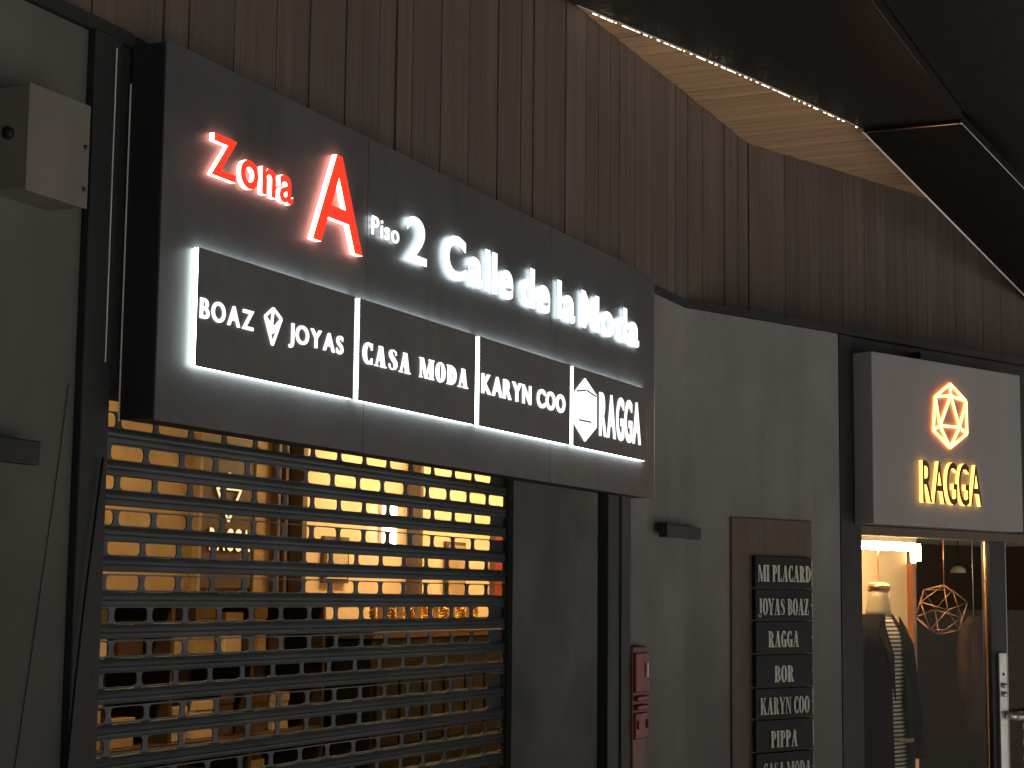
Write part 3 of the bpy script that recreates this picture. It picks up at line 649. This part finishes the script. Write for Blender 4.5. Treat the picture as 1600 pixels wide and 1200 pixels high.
sw = thing('shop_window', 'tall glass shop window under the gold lit sign', 'window', FB(1.76, .06, 0))
box('side_frame', FB, 1.192, 1.212, .03, .09, 0, 1.97, 'darkmetal', sw, .002)
box('pane', FB, 1.213, 2.329, .056, .062, .31, 1.968, 'glass', sw)
box('sill', FB, 1.192, 2.33, .03, .2, 0, .305, 'darkmetal', sw, .004)
box('copper_edge', FB, 2.3305, 2.340, .054, .064, 0, 1.97, 'copper', sw, .002)
dr = thing('glass_door', 'dark framed glass door with steel push bar right of the shop window', 'door', FB(2.9, .06, 0))
box('door_stile', FB, 2.346, 2.49, .035, .09, 0, 1.97, 'darkmetal', dr, .003)
box('stile_edge', FB, 2.491, 2.496, .034, .09, 0, 1.97, 'edge', dr)
box('pane', FB, 2.498, 3.30, .056, .062, .1, 1.968, 'glass', dr)
box('door_stile', FB, 3.302, 3.42, .035, .09, 0, 1.97, 'darkmetal', dr, .003)
box('bottom_rail', FB, 2.498, 3.30, .035, .09, 0.01, .098, 'darkmetal', dr, .003)
hp = box('handle_plate', FB, 2.39, 2.462, .018, .0335, .62, 1.378, 'steel', dr, .003)
for z in (1.205, 1.16): rod('lock_knob', FB(2.421, .0175, z), FB(2.421, .002, z), .014, 'steel', hp, 14)
rod('keyhole', FB(2.426, .0175, 1.265), FB(2.426, .016, 1.265), .009, 'plate', hp)
bar = rod('push_bar', FB(2.465, -.03, 1.043), FB(3.35, -.03, 1.043), .0235, 'steel', dr, 14)
rod('bar_end', FB(2.44, .017, 1.05), FB(2.47, -.03, 1.043), .02, 'steel', dr, 12)
ch = thing('door_chain', 'short steel chain hanging from the push bar of the glass door', 'chain', FB(2.56, -.03, .8))
for k in range(7):
    c = FB(2.56, -.03, .985 - .042 * k); pts = []
    for i in range(16):
        a = 2 * pi * i / 16; q = FB.b if k % 2 else FB.n
        pts.append(c + q * (.017 * cos(a)) + Vector((0, 0, .030 * sin(a))))
    tube_path('chain_link', pts, .006, 'steel', ch, 6, True)

# display room of the small shop
dp = thing('shop_interior', 'small dark display room with a warm cream panel behind the shop window', 'room', FB(2.6, .8, 0))
box('cream_panel', FB, 1.7, 2.868, .94, .98, .02, 2.03, 'cream', dp)
box('panel_edge', FB, 2.8695, 2.90, .90, .98, .02, 1.87, 'copper', dp)
for a, b, o in ((2.93, 2.95, .93), (2.965, 3.03, 1.0), (3.06, 3.075, 1.05)): box('wall_strip', FB, a, b, o, o + .03, .02, 2.03, 'brown', dp)
box('side_wall', FB, 1.12, 1.18, .205, 1.9, 0, 2.2, 'tan', dp)
box('back_wall', FB, 1.12, 5.2, 1.9, 1.95, 0, 2.2, 'darkwood', dp)
box('ceiling', FB, 1.12, 5.2, .205, 1.9, 2.04, 2.09, 'ceil', dp)
box('floor', FB, 1.12, 5.2, .205, 1.9, .004, .02, 'floor_in', dp)
box('end_wall', FB, 5.2, 5.25, .205, 1.95, 0, 2.2, 'darkwood', dp)
box('plinth', FB, 1.25, 2.86, .25, .93, .021, .45, 'darkwood', dp, .006)
ls = thing('strip_light', 'bright warm light strip along the top of the cream display panel', 'lamp', FB(2.3, .9, 1.93))
lo = .46; la, lz = FB.px(1330, 851, lo); lb = FB.px(1424, 851, lo)[0]
box('strip', FB, la, lb, lo - .012, lo + .012, lz - .021, lz + .021, 'led_strip', ls, .008)
box('strip', FB, lb + .002, lb + .03, lo - .012, lo + .012, lz - .085, lz + .018, 'led_strip', ls, .008)
box('mount', FB, la, lb + .03, lo - .012, lo + .012, lz + .024, 2.039, 'ceil', ls)
s2 = thing('strip_reflection', 'small warm reflection of the light strip, made as a glowing piece beside the cream panel', 'lamp', FB(2.955, .92, 1.9))  # added glowing piece standing for the light strip's reflection
box('lens', FB, 2.945, 2.962, .905, .925, 1.885, 1.985, 'led_strip', s2, .004); box('mount', FB, 2.948, 2.96, .927, .932, 1.9, 1.98, 'brown', s2)

# hanging torso form with striped knit and black jacket
MS, MO = 1.985, .50
mq = thing('mannequin', 'headless torso form in striped knit and open black jacket hanging in the shop window', 'mannequin', FB(MS, MO, .55))
def loft(name, rings, mat, parent, a0=0, a1=360, seg=28, cap=True, ms=0.0, mo=0.0):
    V = []; Fc = []; closed = abs(a1 - a0) >= 360; n = seg if closed else seg + 1
    for z, rx, ry, dx, dy in rings:
        for k in range(n):
            a = radians(a0 + (a1 - a0) * k / seg)
            e = 2.4; ca, sa = cos(a), sin(a); q = (abs(ca) ** e + abs(sa) ** e) ** (-1 / e)
            V.append(FB(MS + ms + dx + rx * ca * q, MO + mo + dy + ry * sa * q, z))
    for i in range(len(rings) - 1):
        for k in range(n if closed else n - 1):
            j = (k + 1) % n; Fc.append((i * n + k, i * n + j, (i + 1) * n + j, (i + 1) * n + k))
    if cap and closed: Fc += [tuple(range(n)), tuple(range((len(rings) - 1) * n, len(rings) * n))]
    return fix(mesh(name, V, Fc, mat, parent, smooth=True))
loft('torso', [(.56, .15, .11, 0, 0), (.70, .175, .12, 0, 0), (.92, .165, .115, 0, 0), (1.10, .135, .10, 0, 0), (1.30, .155, .115, 0, 0), (1.42, .16, .11, 0, 0), (1.49, .15, .09, 0, 0), (1.53, .105, .075, 0, 0), (1.56, .078, .066, 0, 0)], 'stripes', mq)
loft('neck', [(1.56, .077, .065, 0, 0), (1.60, .068, .06, 0, 0), (1.66, .060, .056, 0, 0), (1.705, .055, .052, 0, 0)], 'linen', mq)
loft('neck_cap', [(1.706, .060, .057, 0, 0), (1.722, .062, .059, 0, 0), (1.735, .058, .055, 0, 0)], 'copper', mq)
loft('cap_top', [(1.736, .056, .053, 0, 0), (1.743, .048, .046, 0, 0), (1.747, .02, .02, 0, 0)], 'linen', mq)
rod('hanging_rod', FB(MS, MO, 1.745), FB(MS, MO, 2.04), .0035, 'copper', mq)
jk = loft('jacket', [(.60, .225, .16, 0, .01), (.80, .215, .155, 0, .01), (1.0, .20, .145, 0, .01), (1.2, .19, .14, 0, .01), (1.36, .20, .14, 0, .01), (1.45, .20, .125, 0, .01), (1.505, .175, .10, 0, .012), (1.545, .12, .085, 0, .012), (1.575, .088, .075, 0, .012)], 'cloth', mq, -72, 252, 30)
for sgn in (-1, 1):
    pts = [FB(MS + sgn * .165, MO + .01, 1.47), FB(MS + sgn * .215, MO + .01, 1.40), FB(MS + sgn * .245, MO, 1.22), FB(MS + sgn * .262, MO - .02, 1.02), FB(MS + sgn * .265, MO - .045, .80)]
    tube_path('sleeve', pts, [.06, .068, .062, .056, .05], 'cloth', mq, 14)
    lv = [FB(MS + sgn * .05, MO - .135, 1.12), FB(MS + sgn * .045, MO - .125, 1.36), FB(MS + sgn * .075, MO - .075, 1.565), FB(MS + sgn * .13, MO - .082, 1.50), FB(MS + sgn * .125, MO - .13, 1.40)]
    lv2 = [q + FB.n * -.006 for q in lv]
    fix(mesh('lapel', lv + lv2, [(0, 1, 2, 3, 4), (5, 6, 7, 8, 9)] + [(i, (i + 1) % 5, 5 + (i + 1) % 5, 5 + i) for i in range(5)], 'cloth', mq))
box('belt', FB, MS - .07, MS + .06, MO - .175, MO - .168, .905, .925, 'tan', mq, .002)

# copper wire gem hanging in the window
ic = FB(*([FB.px(1471, 953, .42)[0], .42, FB.px(1471, 953, .42)[1]]))
gi = thing('wire_pendant', 'copper wire gem pendant hanging behind the shop window', 'ornament', ic - Vector((0, 0, .15)))
ph = (1 + 5 ** .5) / 2; pts = []
for a in (-1, 1):
    for b in (-ph, ph): pts += [Vector((0, a, b)), Vector((a, b, 0)), Vector((b, 0, a))]
rotm = Matrix.Rotation(radians(24), 3, 'Z') @ Matrix.Rotation(radians(31.7), 3, 'Y')
pts = [rotm @ (p / (1 + ph * ph) ** .5 * .152) + ic for p in pts]
dmin = min((pts[0] - q).length for q in pts[1:])
for i in range(12):
    for j in range(i):
        if (pts[i] - pts[j]).length < dmin * 1.05: rod('wire', pts[i], pts[j], .0036, 'copper_dull', gi, 8)
top = max(pts, key=lambda q: q.z); rod('cord', top, Vector((top.x, top.y, 2.04)), .002, 'copper', gi, 6)
# dome lamp and hanging coat farther in
s_, z_ = FB.px(1497, 890, 1.3)
dl = thing('pendant_lamp', 'small pale dome pendant lamp in the dark back of the small shop', 'lamp', FB(s_, 1.3, z_))
V = []; Fc = []
for i in range(6):
    a = radians(90 * i / 5.0); rr, zz = .052 * cos(a), .045 * sin(a)
    for k in range(16): V.append(FB(s_ + max(rr, .003) * cos(2 * pi * k / 16), 1.3 + max(rr, .003) * sin(2 * pi * k / 16), z_ - .02 + zz))
for i in range(5): Fc += [(i * 16 + k, i * 16 + (k + 1) % 16, (i + 1) * 16 + (k + 1) % 16, (i + 1) * 16 + k) for k in range(16)]
mesh('shade', V, Fc, 'linen', dl, smooth=True); rod('flex', FB(s_, 1.3, z_ + .025), FB(s_, 1.3, 2.04), .003, 'plate', dl, 6)
s_, z_ = FB.px(1521, 965, .75)
ct = thing('hanging_coat', 'brown coat hanging near the copper window edge in the small shop', 'coat', FB(s_, .75, z_ - .65))
MS, MO = s_, .75
loft('coat_body', [(z_ - .66, .12, .07, 0, 0), (z_ - .4, .115, .065, 0, 0), (z_ - .15, .10, .06, 0, 0), (z_ - .03, .075, .045, 0, 0), (z_ + .01, .03, .025, 0, 0)], 'browncloth', ct, seg=20)
for sgn in (-1, 1): tube_path('sleeve', [FB(s_ + sgn * .08, .75, z_ - .04), FB(s_ + sgn * .12, .745, z_ - .2), FB(s_ + sgn * .125, .74, z_ - .5)], [.035, .04, .034], 'browncloth', ct, 10)
rod('hook', FB(s_, .75, z_ + .01), FB(s_, .75, 2.04), .003, 'steel', ct, 6)
